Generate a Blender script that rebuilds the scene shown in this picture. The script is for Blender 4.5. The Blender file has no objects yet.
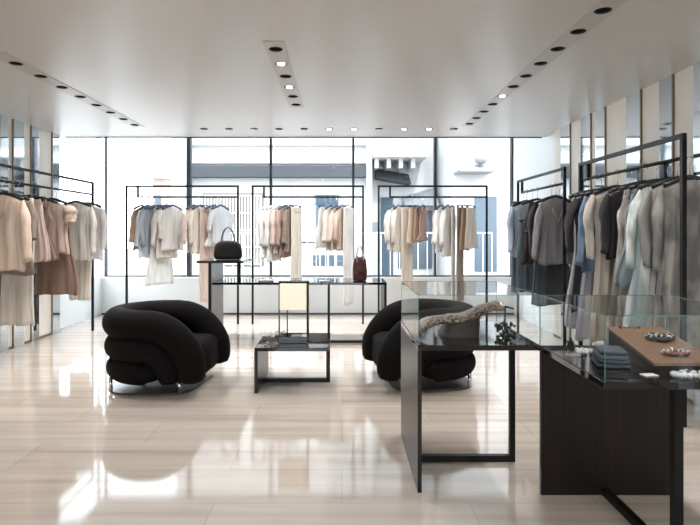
import bpy, bmesh, math, random
from mathutils import Vector, Matrix, noise
R = math.radians
PI = math.pi
scn = bpy.context.scene
COL = scn.collection
rnd = random.Random(7)
CZ = 1.38          # camera height
F = 550.0          # focal length in pixels
CEIL = 2.72

# ------------------------------------------------------------------ materials
def mat(name, col=(.5, .5, .5), rough=.5, metal=0, spec=.5, emit=None, est=0, coat=0, sheen=0):
    m = bpy.data.materials.new(name); m.use_nodes = True
    b = m.node_tree.nodes['Principled BSDF']
    b.inputs['Base Color'].default_value = (*col, 1)
    b.inputs['Roughness'].default_value = rough
    b.inputs['Metallic'].default_value = metal
    b.inputs['Specular IOR Level'].default_value = spec
    b.inputs['Coat Weight'].default_value = coat
    b.inputs['Sheen Weight'].default_value = sheen
    if emit:
        b.inputs['Emission Color'].default_value = (*emit, 1)
        b.inputs['Emission Strength'].default_value = est
    return m

def N(m, t, **kw):
    n = m.node_tree.nodes.new(t)
    for k, v in kw.items(): setattr(n, k, v)
    return n

def noise_mix(m, c1, c2, scale=(1, 1, 1), nscale=4, detail=4, bump=0, lo=.35, hi=.65, coord='Object', bdist=.01):
    nt = m.node_tree; L = nt.links; b = nt.nodes['Principled BSDF']
    tc = N(m, 'ShaderNodeTexCoord'); mp = N(m, 'ShaderNodeMapping')
    mp.inputs['Scale'].default_value = scale
    L.new(tc.outputs[coord], mp.inputs[0])
    nz = N(m, 'ShaderNodeTexNoise'); nz.inputs['Scale'].default_value = nscale; nz.inputs['Detail'].default_value = detail
    L.new(mp.outputs[0], nz.inputs['Vector'])
    cr = N(m, 'ShaderNodeValToRGB')
    cr.color_ramp.elements[0].position = lo; cr.color_ramp.elements[0].color = (*c1, 1)
    cr.color_ramp.elements[1].position = hi; cr.color_ramp.elements[1].color = (*c2, 1)
    L.new(nz.outputs['Fac'], cr.inputs[0]); L.new(cr.outputs[0], b.inputs['Base Color'])
    if bump:
        bp = N(m, 'ShaderNodeBump'); bp.inputs['Strength'].default_value = bump; bp.inputs['Distance'].default_value = bdist
        L.new(nz.outputs['Fac'], bp.inputs['Height']); L.new(bp.outputs[0], b.inputs['Normal'])
    return m

M = {}
M['ceiling'] = noise_mix(mat('ceiling_lacquer', rough=.3, spec=.6), (.56, .54, .525), (.60, .585, .57), (1, .25, 1), 3, 5, coord='Generated')
M['strip'] = mat('ceiling_strip', (.49, .465, .445), .35)
M['ceilhigh'] = mat('ceiling_recess', (.75, .76, .77), .6)
M['cream'] = noise_mix(mat('cream_panel', rough=.45), (.80, .76, .69), (.85, .82, .76), (1, 1, .3), 5, 3)
M['white'] = mat('white_paint', (.82, .82, .81), .5)
M['palewall'] = mat('pale_blue_lacquer', (.80, .84, .87), .3, spec=.6)
M['mirror'] = mat('strip_mirror', (.60, .65, .68), .05, metal=1)
M['bronze_edge'] = mat('bronze_edge', (.25, .2, .14), .35, metal=.6)
M['lowwall'] = mat('low_wall_lacquer', (.78, .80, .80), .25, spec=.6)
M['frame'] = mat('window_frame_dark', (.045, .05, .06), .35, metal=.3)
M['black'] = mat('black_steel', (.006, .006, .006), .45, spec=.25)
M['blackgloss'] = mat('black_glass_top', (.008, .008, .008), .04, spec=.5)
M['wood'] = noise_mix(mat('dark_stained_wood', rough=.3, spec=.3), (.007, .005, .0045), (.019, .012, .010), (30, 30, 1.2), 2, 5)
M['chair'] = noise_mix(mat('black_wool', rough=.8, spec=.12), (.003, .0025, .0025), (.006, .005, .005), (1, 1, 1), 220, 2, bump=.15, bdist=.002)
M['basesteel'] = mat('base_steel', (.10, .09, .08), .32, metal=.8)
M['chrome'] = mat('chrome', (.7, .7, .7), .12, metal=1)
M['steelhook'] = mat('hook_metal', (.55, .55, .57), .25, metal=1)
M['hangblack'] = mat('black_hanger', (.015, .015, .016), .35)
M['hangnavy'] = mat('navy_hanger', (.05, .07, .13), .4)
M['hangpale'] = mat('pale_hanger', (.62, .65, .72), .35)
M['hangpink'] = mat('blush_hanger', (.5, .36, .33), .5)
M['shade'] = mat('lamp_shade_glow', (.62, .54, .44), .8, emit=(1, .84, .68), est=.55)
M['bulb'] = mat('lit_lamp', (1, .95, .85), .5, emit=(1, .93, .82), est=9)
M['can'] = mat('black_baffle', (.01, .01, .01), .6)
M['ring'] = mat('light_ring', (.12, .11, .105), .5)
M['leather_black'] = mat('black_leather', (.007, .005, .006), .45, spec=.25)
M['leather_red'] = noise_mix(mat('oxblood_leather', rough=.35), (.05, .012, .01), (.10, .022, .018), (1, 1, 1), 12, 2)
M['board'] = noise_mix(mat('tan_suede', rough=.9, spec=.1), (.20, .125, .085), (.25, .16, .11), (1, 1, 1), 60, 3)
M['navycloth'] = mat('navy_pouch', (.035, .05, .075), .6)
M['crystal'] = mat('crystal', (.8, .82, .83), .12, metal=.5)
M['darkbead'] = mat('dark_bead', (.03, .035, .04), .25)
M['redbead'] = mat('copper_bead', (.19, .06, .045), .3)
M['sequin'] = noise_mix(mat('silver_sequins', rough=.28, metal=.55), (.03, .022, .018), (.46, .37, .30), (1, 1, 1), 75, 4, bump=.5, bdist=.006, lo=.38, hi=.62)
M['greyfab'] = mat('grey_display', (.035, .032, .03), .6)
M['card'] = mat('white_card', (.8, .8, .8), .5)
M['flower'] = mat('white_petals', (.9, .9, .88), .6)

def glassmat(name, tint, ior=1.42):
    m = bpy.data.materials.new(name); m.use_nodes = True
    nt = m.node_tree; nt.nodes.clear()
    o = N(m, 'ShaderNodeOutputMaterial'); mx = N(m, 'ShaderNodeMixShader')
    t = N(m, 'ShaderNodeBsdfTransparent'); t.inputs[0].default_value = (*tint, 1)
    g = N(m, 'ShaderNodeBsdfGlossy'); g.inputs['Roughness'].default_value = .01
    fr = N(m, 'ShaderNodeFresnel'); fr.inputs[0].default_value = ior
    ge = N(m, 'ShaderNodeNewGeometry'); inv = N(m, 'ShaderNodeMath', operation='SUBTRACT'); inv.inputs[0].default_value = 1
    mu = N(m, 'ShaderNodeMath', operation='MULTIPLY'); nt.links.new(ge.outputs['Backfacing'], inv.inputs[1])
    nt.links.new(fr.outputs[0], mu.inputs[0]); nt.links.new(inv.outputs[0], mu.inputs[1])
    nt.links.new(mu.outputs[0], mx.inputs[0]); nt.links.new(t.outputs[0], mx.inputs[1]); nt.links.new(g.outputs[0], mx.inputs[2])
    nt.links.new(mx.outputs[0], o.inputs[0])
    return m
M['glass'] = glassmat('window_glass', (.97, .985, .99))
M['caseglass'] = glassmat('case_glass', (.985, .995, .993), ior=1.45)
M['glassedge'] = mat('green_glass_edge', (.10, .27, .25), .15, spec=.8)

# floor : long bands of vein-cut stone in slabs
def floor_mat():
    m = mat('vein_cut_stone', rough=.13, spec=.55)
    nt = m.node_tree; L = nt.links; b = nt.nodes['Principled BSDF']
    tc = N(m, 'ShaderNodeTexCoord')
    mp = N(m, 'ShaderNodeMapping'); mp.inputs['Scale'].default_value = (.25, 4.0, 1)
    L.new(tc.outputs['Object'], mp.inputs[0])
    n1 = N(m, 'ShaderNodeTexNoise'); n1.inputs['Scale'].default_value = 2.2; n1.inputs['Detail'].default_value = 7
    L.new(mp.outputs[0], n1.inputs['Vector'])
    bk = N(m, 'ShaderNodeTexBrick')
    bk.inputs['Color1'].default_value = (.35, .35, .35, 1); bk.inputs['Color2'].default_value = (.65, .65, .65, 1)
    bk.inputs['Mortar'].default_value = (.1, .1, .1, 1)
    bk.inputs['Scale'].default_value = 1; bk.inputs['Brick Width'].default_value = 1.3; bk.inputs['Row Height'].default_value = .4
    bk.inputs['Mortar Size'].default_value = .003; bk.inputs['Bias'].default_value = 0
    L.new(tc.outputs['Object'], bk.inputs['Vector'])
    mm = N(m, 'ShaderNodeMix', data_type='FLOAT'); mm.inputs[0].default_value = .38
    L.new(n1.outputs['Fac'], mm.inputs[2]); L.new(bk.outputs['Color'], mm.inputs[3])
    cr = N(m, 'ShaderNodeValToRGB'); e = cr.color_ramp.elements
    e[0].position = .34; e[0].color = (.42, .355, .30, 1)
    e[1].position = .62; e[1].color = (.60, .555, .505, 1)
    k = e.new(.47); k.color = (.53, .47, .415, 1)
    L.new(mm.outputs[0], cr.inputs[0]); L.new(cr.outputs[0], b.inputs['Base Color'])
    n2 = N(m, 'ShaderNodeTexNoise'); n2.inputs['Scale'].default_value = 6; n2.inputs['Detail'].default_value = 3
    mp2 = N(m, 'ShaderNodeMapping'); mp2.inputs['Scale'].default_value = (.4, 2, 1)
    L.new(tc.outputs['Object'], mp2.inputs[0]); L.new(mp2.outputs[0], n2.inputs['Vector'])
    mr = N(m, 'ShaderNodeMapRange'); mr.inputs['To Min'].default_value = .04; mr.inputs['To Max'].default_value = .10
    L.new(n2.outputs['Fac'], mr.inputs[0]); L.new(mr.outputs[0], b.inputs['Roughness'])
    return m
M['floor'] = floor_mat()

_cl = {}
def cloth(name, c, var=.18, rough=.75, sheer=0.0, blotch=None):
    if name in _cl: return _cl[name]
    m = mat('cloth_' + name, c, rough, sheen=.15, spec=.25)
    c2 = tuple(min(1, v * (1 + var)) for v in c); c1 = tuple(v * (1 - var) for v in c)
    if blotch: c1 = blotch
    if blotch: noise_mix(m, c1, c2, (5, 5, 2.6), 2.2, 6, bump=.6, bdist=.03, lo=.42, hi=.58)
    else: noise_mix(m, c1, c2, (11, 11, 1.3), 2.0, 6, bump=.55, bdist=.03, lo=.33, hi=.66)
    if sheer:
        nt = m.node_tree; b = nt.nodes['Principled BSDF']; o = nt.nodes['Material Output']
        t = N(m, 'ShaderNodeBsdfTransparent'); mx = N(m, 'ShaderNodeMixShader'); mx.inputs[0].default_value = sheer
        nt.links.new(b.outputs[0], mx.inputs[1]); nt.links.new(t.outputs[0], mx.inputs[2]); nt.links.new(mx.outputs[0], o.inputs[0])
    nt = m.node_tree; o = nt.nodes['Material Output']; src = o.inputs[0].links[0].from_socket
    tl = N(m, 'ShaderNodeBsdfTranslucent'); m2 = N(m, 'ShaderNodeMixShader'); m2.inputs[0].default_value = .45
    lum = sum(c) / 3; cl = [x ** .85 * .5 + lum * .5 + .02 for x in c]; tl.inputs[0].default_value = (*cl, 1)
    nt.links.new(src, m2.inputs[1]); nt.links.new(tl.outputs[0], m2.inputs[2]); nt.links.new(m2.outputs[0], o.inputs[0])
    _cl[name] = m
    return m
WHITE = cloth('white', (.83, .82, .80)); SHEERW = cloth('sheer_white', (.74, .77, .80), sheer=.35)
IVORY = cloth('ivory', (.80, .75, .68)); CREAM = cloth('cream', (.76, .69, .59))
BLUSH = cloth('blush', (.76, .62, .54)); PINK = cloth('pink', (.76, .63, .57)); ROSE = cloth('rose', (.44, .30, .26))
TAN = cloth('tan', (.48, .33, .22)); TAUPE = cloth('taupe', (.36, .28, .24)); BRONZE = cloth('bronze', (.38, .25, .20), rough=.5)
PALEPINK = cloth('palepink', (.80, .76, .77)); BLUEGREY = cloth('bluegrey', (.55, .60, .68), sheer=.2)
LBLUE = cloth('lightblue', (.46, .53, .63)); BLUE = cloth('blue', (.19, .30, .42), blotch=(.12, .16, .25))
LAV = cloth('lavender', (.60, .60, .68), sheer=.1); GREYC = cloth('greycoat', (.27, .265, .28)); GREYL = cloth('greylight', (.45, .44, .43))
DKBROWN = cloth('darkbrown', (.035, .025, .022)); CHAR = cloth('charcoal', (.045, .042, .048)); SLATE = cloth('slate', (.12, .155, .20))
TAUPED = cloth('taupedress', (.60, .56, .52), blotch=(.33, .305, .285)); MINT = cloth('mint', (.76, .79, .77), sheer=.08, blotch=(.42, .53, .55))
GREYS = cloth('greysheer', (.52, .50, .47), sheer=.12, blotch=(.27, .27, .27)); OATS = cloth('oat', (.62, .57, .51)); AQUA = cloth('aqua', (.34, .42, .46))

# ------------------------------------------------------------------ mesh helpers
def bm_box(bm, x0, x1, y0, y1, z0, z1, bev=0):
    vs = [bm.verts.new((x, y, z)) for x in (x0, x1) for y in (y0, y1) for z in (z0, z1)]
    fs = []
    for f in ((0, 1, 3, 2), (4, 6, 7, 5), (0, 4, 5, 1), (2, 3, 7, 6), (0, 2, 6, 4), (1, 5, 7, 3)):
        fs.append(bm.faces.new([vs[i] for i in f]))
    if bev:
        es = list({e for f in fs for e in f.edges})
        bmesh.ops.bevel(bm, geom=es, offset=bev, segments=2, affect='EDGES', profile=.6)
def bm_tube(bm, pts, rad, n=10, closed=False, flat=1.0, up=None):
    pts = [Vector(p) for p in pts]; rings = []
    rads = rad if isinstance(rad, (list, tuple)) else [rad] * len(pts)
    prev = None
    for i, p in enumerate(pts):
        if closed: t = (pts[(i + 1) % len(pts)] - pts[i - 1])
        else: t = pts[min(i + 1, len(pts) - 1)] - pts[max(i - 1, 0)]
        t.normalize()
        if prev is None:
            a = Vector((0, 0, 1)) if abs(t.z) < .9 else Vector((1, 0, 0))
            if up: a = Vector(up)
            u = (a - t * a.dot(t)).normalized()
        else: u = (prev - t * prev.dot(t)).normalized()
        prev = u; v = t.cross(u)
        rings.append([bm.verts.new(p + (u * math.cos(2 * PI * k / n) + v * math.sin(2 * PI * k / n) * flat) * rads[i]) for k in range(n)])
    m = len(rings)
    for i in range(m if closed else m - 1):
        a, b = rings[i], rings[(i + 1) % m]
        for k in range(n): bm.faces.new((a[k], a[(k + 1) % n], b[(k + 1) % n], b[k]))
    if not closed:
        bm.faces.new(rings[0][::-1]); bm.faces.new(rings[-1])
def bm_cyl(bm, c, r, h, n=24, r2=None):
    r2 = r if r2 is None else r2
    a = [bm.verts.new((c[0] + r * math.cos(2 * PI * k / n), c[1] + r * math.sin(2 * PI * k / n), c[2])) for k in range(n)]
    b = [bm.verts.new((c[0] + r2 * math.cos(2 * PI * k / n), c[1] + r2 * math.sin(2 * PI * k / n), c[2] + h)) for k in range(n)]
    for k in range(n): bm.faces.new((a[k], a[(k + 1) % n], b[(k + 1) % n], b[k]))
    bm.faces.new(a[::-1]); bm.faces.new(b)
def bm_ball(bm, c, r, s=(1, 1, 1), seg=12):
    mt = Matrix.Translation(Vector(c)) @ Matrix.Diagonal((s[0], s[1], s[2], 1))
    bmesh.ops.create_uvsphere(bm, u_segments=seg, v_segments=max(6, seg // 2), radius=r, matrix=mt)
def obj(name, bm, m, parent=None, smooth=False, norm=True):
    if norm: bmesh.ops.recalc_face_normals(bm, faces=bm.faces)
    me = bpy.data.meshes.new(name); bm.to_mesh(me); bm.free()
    me.materials.append(m)
    if smooth:
        for p in me.polygons: p.use_smooth = True
    o = bpy.data.objects.new(name, me); COL.objects.link(o)
    if parent: o.parent = parent
    return o
def box(name, m, x0, x1, y0, y1, z0, z1, parent=None, bev=0):
    bm = bmesh.new(); bm_box(bm, x0, x1, y0, y1, z0, z1, bev); return obj(name, bm, m, parent)
def tube(name, m, pts, r, parent=None, n=10, **k):
    bm = bmesh.new(); bm_tube(bm, pts, r, n, **k); return obj(name, bm, m, parent, True)
def thing(name, label, cat, loc=(0, 0, 0), rz=0, group=None):
    o = bpy.data.objects.new(name, None); COL.objects.link(o); o.empty_display_size = .1
    o.location = loc; o.rotation_euler = (0, 0, rz)
    tag(o, label, cat, group); return o
def tag(o, label, cat, group=None):
    o['label'] = label; o['category'] = cat
    if group: o['group'] = group
    return o
def struct(o): o['kind'] = 'structure'; return o
def ordn(i): return ['first', 'second', 'third', 'fourth', 'fifth', 'sixth', 'seventh', 'eighth', 'ninth', 'tenth', 'eleventh'][i]

# ------------------------------------------------------------------ room shell
XL, XR = -3.91, 2.82      # panel planes
ML, MR = -3.893, 2.803      # mirror strip planes
YB = -4.0                 # rear of the shop, behind the camera
YS = 7.76                 # end of the low ceiling
YW = 9.22                 # window wall
struct(box('floor', M['floor'], XL - .3, XR + .3, YB - .2, YW + .3, -.12, 0))
bm = bmesh.new()      # rear wall; unseen glazed opening added to let in frontal fill daylight
bm_box(bm, XL - .3, -1.7, YB - .2, YB, 0, 3.3); bm_box(bm, .9, XR + .3, YB - .2, YB, 0, 3.3)
bm_box(bm, -1.7, .9, YB - .2, YB, 2.6, 3.3)
struct(obj('wall_back', bm, M['cream']))
bm = bmesh.new()
for xx in (-1.7, -.4, .85): bm_box(bm, xx, xx + .05, YB - .12, YB - .06, 0, 2.6)
bm_box(bm, -1.7, .9, YB - .12, YB - .06, 2.55, 2.6)
wb = struct(obj('window_9', bm, M['frame'])); box('pane', M['glass'], -1.65, .85, YB - .094, YB - .086, 0, 2.55, wb)
struct(box('wall_left', M['cream'], XL - .2, XL, YB, 7.62, 0, CEIL + .02))
struct(box('wall_right', M['cream'], XR, XR + .2, YB, 7.3, 0, CEIL + .02))
struct(box('wall_left_window_end', M['palewall'], XL - .3, XL - .11, 7.62, YW + .2, 0, .62))
struct(box('wall_left_jamb', M['palewall'], XL - .3, XL - .11, 7.55, 7.70, 0, 3.3))
bm = bmesh.new(); bm_box(bm, XL - .2, XL - .14, 9.20, 9.24, .62, 3.2); bm_box(bm, XL - .2, XL - .14, 7.70, 9.2, .62, .64); bm_box(bm, XL - .2, XL - .14, 7.7, 9.2, 3.16, 3.2)
wl = struct(obj('window_8', bm, M['ceilhigh'])); box('pane', M['glass'], XL - .18, XL - .174, 7.7, 9.2, .64, 3.16, wl)
o = box('wall_right_window_end', M['palewall'], XR + .06, XR + .3, 7.3, YW + .2, 0, 3.3); struct(o)
struct(box('baseboard_left', M['bronze_edge'], XL, XL + .012, YB, 7.62, 0, .03))
struct(box('baseboard_right', M['bronze_edge'], XR - .012, XR, YB, 7.3, 0, .03))
# low wall under the window, with a ledge
struct(box('wall_window_sill', M['lowwall'], XL-.11, XR+.06, YW, YW + .2, 0, .60))
struct(box('trim_sill', M['white'], XL-.11, XR+.06, YW - .02, YW + .2, .60, .625))
struct(box('baseboard_window', M['frame'], XL-.11, XR+.06, YW - .012, YW, 0, .025))
# mirror strips
k = 1
for (a, b) in ((7.41, 7.59), (6.91, 7.07), (6.53, 6.74), (6.27, 6.42), (5.75, 5.93), (5.2, 5.38), (4.5, 4.7), (3.7, 3.9), (2.9, 3.1), (1.9, 2.1), (.8, 1.0), (-.4, -.2)):
    o = box('trim_%d' % k, M['mirror'], XL, ML, a, b, 0, CEIL); struct(o); k += 1
    e = box('edge_strip', M['bronze_edge'], XL, ML, a - .014, a, 0, CEIL, o)
for (a, b) in ((6.78, 7.05), (6.22, 6.46), (5.88, 6.09), (5.18, 5.42), (4.68, 4.86), (4.13, 4.39), (3.55, 3.75), (2.9, 3.1), (2.0, 2.2), (1.0, 1.2), (-.2, 0)):
    o = box('trim_%d' % k, M['mirror'], MR, XR, a, b, 0, CEIL); struct(o); k += 1
    e = box('edge_strip', M['bronze_edge'], MR, XR, a - .014, a, 0, CEIL, o)

# ceiling with cut holes for the recessed lights
rows = []
def cp(px, py):
    d = F * (CEIL - CZ) / (232 - py); return d
left = [(-2.585, 4.36 + i * .357) for i in range(8)]
mid = [(-.484, 4.02 + i * .35) for i in range(6)]
right = [(1.575, 3.32 + i * .347) for i in range(11)]
wrow = [(-1.79 + i * .3243, 7.14) for i in range(11)]
extra = [(-2.585, 4.0 - i * .36) for i in range(4)]
def cutter():
    bm = bmesh.new()
    for (x, y) in left + mid + right + wrow: bm_cyl(bm, (x, y, CEIL - .05), .047, .13, 24)
    bmesh.ops.recalc_face_normals(bm, faces=bm.faces)
    me = bpy.data.meshes.new('c'); bm.to_mesh(me); bm.free()
    c = bpy.data.objects.new('c', me); COL.objects.link(c); return c
def cut(o, c):
    md = o.modifiers.new('b', 'BOOLEAN'); md.object = c; md.solver = 'EXACT'; md.operation = 'DIFFERENCE'
    bpy.context.view_layer.update()
    dg = bpy.context.evaluated_depsgraph_get()
    me = bpy.data.meshes.new_from_object(o.evaluated_get(dg))
    o.modifiers.clear(); o.data = me
c = cutter()
ceil = struct(box('ceiling', M['ceiling'], XL - .3, XR + .3, YB - .2, YS, CEIL, CEIL + .2)); cut(ceil, c)
strips = []
for i, (x0, x1, y0, y1, lab) in enumerate(((-2.66, -2.51, 4.1, 7.0, ''), (-.559, -.409, 3.86, 5.92, ''), (1.5, 1.65, 2.6, 5.2, ''), (1.515, 1.635, 5.2, 6.95, ''))):
    s = struct(box('trim_%d' % (40 + i), M['strip'], x0, x1, y0, y1, CEIL - .004, CEIL + .002)); cut(s, c)
bpy.data.objects.remove(c)
struct(box('trim_soffit', M['frame'], XL, XR, YS, YS + .02, CEIL - .012, CEIL + .2))
struct(box('ceiling_window_bay', M['ceilhigh'], XL - .2, XR + .2, YS, YW + .35, 3.2, 3.32))
struct(box('wall_soffit_riser', M['ceilhigh'], XL - .2, XR + .2, YS + .02, YS + .06, CEIL + .2, 3.2))
struct(box('ceiling_roof', M['ceilhigh'], XL - .4, XR + .4, YB - .3, YS, 3.2, 3.32))

def downlight(x, y, rowname, i, lit, grp):
    t = thing('downlight', '%s recessed downlight %s of %s' % ('lit round' if lit else 'black round', ordn(i), rowname), 'ceiling light', (x, y, CEIL), 0, grp)
    bm = bmesh.new()
    bm_tube(bm, [(.048 * math.cos(a * PI / 12), .048 * math.sin(a * PI / 12), -.003) for a in range(24)], .004, 6, closed=True)
    obj('trim_ring', bm, M['can'], t, True)
    bm = bmesh.new()   # baffle cone inside the hole
    n = 24
    a = [bm.verts.new((.0465 * math.cos(2 * PI * k / n), .0465 * math.sin(2 * PI * k / n), .001)) for k in range(n)]
    b = [bm.verts.new((.036 * math.cos(2 * PI * k / n), .036 * math.sin(2 * PI * k / n), .07)) for k in range(n)]
    for k in range(n): bm.faces.new((a[k], a[(k + 1) % n], b[(k + 1) % n], b[k]))
    bm.faces.new(b)
    bf = obj('baffle', bm, M['can'] if not lit else M['ring'], t, norm=False)
    bm = bmesh.new()
    if lit: bm_cyl(bm, (0, 0, -.010), .028, .02, 20)
    else: bm_cyl(bm, (0, 0, .05), .02, .015, 16)
    obj('lamp', bm, M['bulb'] if lit else M['can'], bf)
for i, (x, y) in enumerate(left): downlight(x, y, 'the left ceiling row counted from the camera', i, False, 'downlights in the left ceiling row')
for i, (x, y) in enumerate(mid): downlight(x, y, 'the short middle ceiling row counted from the camera', i, i in (1, 3), 'downlights in the short middle row')
for i, (x, y) in enumerate(right): downlight(x, y, 'the right ceiling row counted from the camera', i, i == 6, 'downlights in the right ceiling row')
for i, (x, y) in enumerate(wrow): downlight(x, y, 'the row along the window counted from the left', i, i in (5, 6, 8, 9), 'downlights in the row along the window')

# windows
wx = [XL, -4.0, -2.58, -1.20, .19, 1.57, 2.90]
wn = 1
for i in range(1, 6):
    x0, x1 = wx[i], wx[i + 1]
    bm = bmesh.new()
    wL = .034 if i == 2 else .02
    wR = .034 if i == 1 else (.05 if i == 5 else .02)
    yw0, yw1 = YW + .03, YW + .13
    bm_box(bm, x0, x0 + wL, yw0, yw1, .625, 3.2)
    bm_box(bm, x1 - wR, x1, yw0, yw1, .625, 3.2)
    bm_box(bm, x0 + wL, x1 - wR, yw0 + .02, yw1 - .02, .625, .65)
    bm_box(bm, x0 + wL, x1 - wR, yw0 + .02, yw1 - .02, 3.16, 3.2)
    o = struct(obj('window_%d' % wn, bm, M['frame']))
    box('pane', M['glass'], x0 + wL, x1 - wR, YW + .078, YW + .084, .65, 3.16, o)
    wn += 1

# ------------------------------------------------------------------ racks
def rack(label, x0, x1, yc, axis, stub, rail_out=0.0, top=2.08, rail=1.905, t=.014, grp='black clothes rails'):
    """axis 'x': frame runs along x at y=yc;  axis 'y': x0..x1 are y values at x=yc"""
    r = thing('clothes_rack', label, 'clothes rack', ((x0 + x1) / 2, yc, 0) if axis == 'x' else (yc, (x0 + x1) / 2, 0), 0 if axis == 'x' else PI / 2, grp)
    h = (x1 - x0) / 2
    for s in (-1, 1): box('post', M['black'], s * h - t, s * h + t, -t, t, 0, top, r)
    box('top_bar', M['black'], -h + t, h - t, -t, t, top - 2 * t, top, r)
    if stub:
        sx = -h * stub + .17 * stub
        box('drop_bar', M['black'], sx - t, sx + t, -t, t, rail - t, top - 2 * t, r)
        a, b = (sx, h + rail_out) if stub > 0 else (-h - rail_out, sx)
    else: a, b = -h, h
    tube('hanging_rail', M['black'], [(a, 0, rail), (b, 0, rail)], .014, r)
    return r
WR = 8.25
rack('black metal clothes rail at the window, left, with white blouses and pink trousers', -3.23, -1.56, WR, 'x', 1, 0)
rack('black metal clothes rail at the window, centre, behind the glowing lamp', -1.34, .315, WR, 'x', 1, 0)
rack('black metal clothes rail at the window, right, behind the glass display case', .55, 2.17, WR, 'x', 1, 0)
rack('large black clothes rail by the right wall, near one, with sheer grey dresses', 3.9, 5.58, 2.42, 'y', -1, 0, t=.016)
rack('black clothes rail by the right wall, far one, with dark jackets', 5.93, 7.5, 2.40, 'y', -1, 0, t=.014)
rack('long black clothes rail along the left wall with blush and cream clothes', 5.05, 7.7, -3.49, 'y', 0, t=.014)
# the near right rail pokes out past its post
# ------------------------------------------------------------------ garments
def hanger(label, x, y, zr, rz, m, w=.40, clip=False, grp=None, drop=.155):
    t = thing('clothes_hanger', label, 'hanger', (x, y, zr), rz, grp)
    pts = [(-.018, 0, .0)] + [(.021 * math.cos(a), 0, .021 * math.sin(a)) for a in [R(180 - 30 * i) for i in range(8)]]
    pts += [(.0, 0, -.035), (0, 0, -drop + .02)]
    tube('hook', M['steelhook'], pts, .0028, t, 6)
    bm = bmesh.new()
    if clip:
        bm_tube(bm, [(-w / 2, 0, -drop + .02), (0, 0, -drop + .025), (w / 2, 0, -drop + .02)], .008, 8)
        obj('bar', bm, m, t, True)
        for s in (-1, 1): box('clip', m, s * w * .4 - .014, s * w * .4 + .014, -.012, .012, -drop - .03, -drop + .03, t)
    else:
        n = 11
        P = []
        for i in range(n):
            u = -1 + 2 * i / (n - 1)
            P.append((u * w / 2, .012 * u * u, -drop + .032 - .062 * abs(u) ** 1.3))
        bm_tube(bm, P, [.015 + .003 * abs(-1 + 2 * i / (n - 1)) for i in range(n)], 8, flat=.9)
        obj('shoulder_bar', bm, m, t, True)
    return t

def loft(bm, rings, cap_top=False):
    vs = [[bm.verts.new(p) for p in r] for r in rings]
    n = len(rings[0])
    for a, b in zip(vs, vs[1:]):
        for k in range(n): bm.faces.new((a[k], a[(k + 1) % n], b[(k + 1) % n], b[k]))
def prof(t, keys):
    for (a, va), (b, vb) in zip(keys, keys[1:]):
        if t <= b:
            u = (t - a) / (b - a) if b > a else 0; u = u * u * (3 - 2 * u)
            return va + (vb - va) * u
    return keys[-1][1]
def body_bm(w, L, dep, flare, waist, folds, amp, seed, top='shoulder', z0=0.0, n=56, m=30):
    rr = random.Random(seed); ph = [rr.uniform(0, 6.28) for _ in range(5)]
    rings = []
    for i in range(m + 1):
        t = (i / m) ** 1.15; z = z0 - t * L
        if top == 'shoulder':
            s = prof(t * L, [(0, .17), (.02, .42), (.045, .78), (.08, 1.0), (.2, .98), (.36, waist), (max(.37, L), flare)])
            zz = z
        elif top == 'straps':
            s = prof(t * L, [(0, .55), (.06, .62), (.16, .82), (.34, waist), (max(.36, L), flare)]); zz = z
        else:
            s = prof(t * L, [(0, waist), (.12, waist * 1.08), (max(.2, L), flare)]); zz = z
        d = dep * (.35 + .65 * min(1, t * L / .12)) if top == 'shoulder' else dep * .8
        d *= prof(t, [(0, 1), (1, .9 + .5 * max(0, flare - .9))])
        ring = []
        for k in range(n):
            th = 2 * PI * k / n
            cx, sy = math.cos(th), math.sin(th)
            x = w / 2 * s * math.copysign(abs(cx) ** .75, cx)
            y = d * math.copysign(abs(sy) ** .8, sy)
            a = amp * min(1, max(0, (t * L - .05) / .35))
            f = math.sin(folds * th + ph[0] + .6 * t) * .55 + math.sin((folds * 1.7 // 1) * th + ph[1] - t) * .3 + math.sin((folds * .5 // 1 + 1) * th + ph[2]) * .35
            y += a * f * (abs(sy) * .7 + .3)
            x += a * .7 * math.cos(folds * th + ph[3]) * abs(cx)
            x += .012 * math.sin(z * 6 + ph[4]) * t
            zj = zz + (.012 * math.sin(th * 3 + ph[2]) if i == m else 0)
            ring.append((x, y, zj))
        rings.append(ring)
    bm = bmesh.new(); loft(bm, rings); return bm
def sleeve_bm(side, w, L, r0, r1, seed, z0=-.05):
    rr = random.Random(seed + side); bm = bmesh.new(); m = 14; n = 16; rings = []
    ph = rr.uniform(0, 6)
    for i in range(m + 1):
        t = i / m
        cx = side * (w / 2 - .012 + .045 * min(1, t * 3) + .015 * math.sin(t * 4 + ph)); cz = z0 - .01 - t * L
        r = (r0 + (r1 - r0) * t) * (1 + .08 * math.sin(t * 18 + ph)) * (.35 + .65 * min(1, t * 6))
        ring = []
        for k in range(n):
            th = 2 * PI * k / n
            q = 1 + .12 * math.sin(3 * th + ph + t * 5)
            ring.append((cx + r * .75 * math.cos(th) * q, r * 1.15 * math.sin(th) * q + .015 * t, cz + (.012 * side * math.cos(th))))
        rings.append(ring)
    loft(bm, rings); return bm
GN = 0
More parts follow.
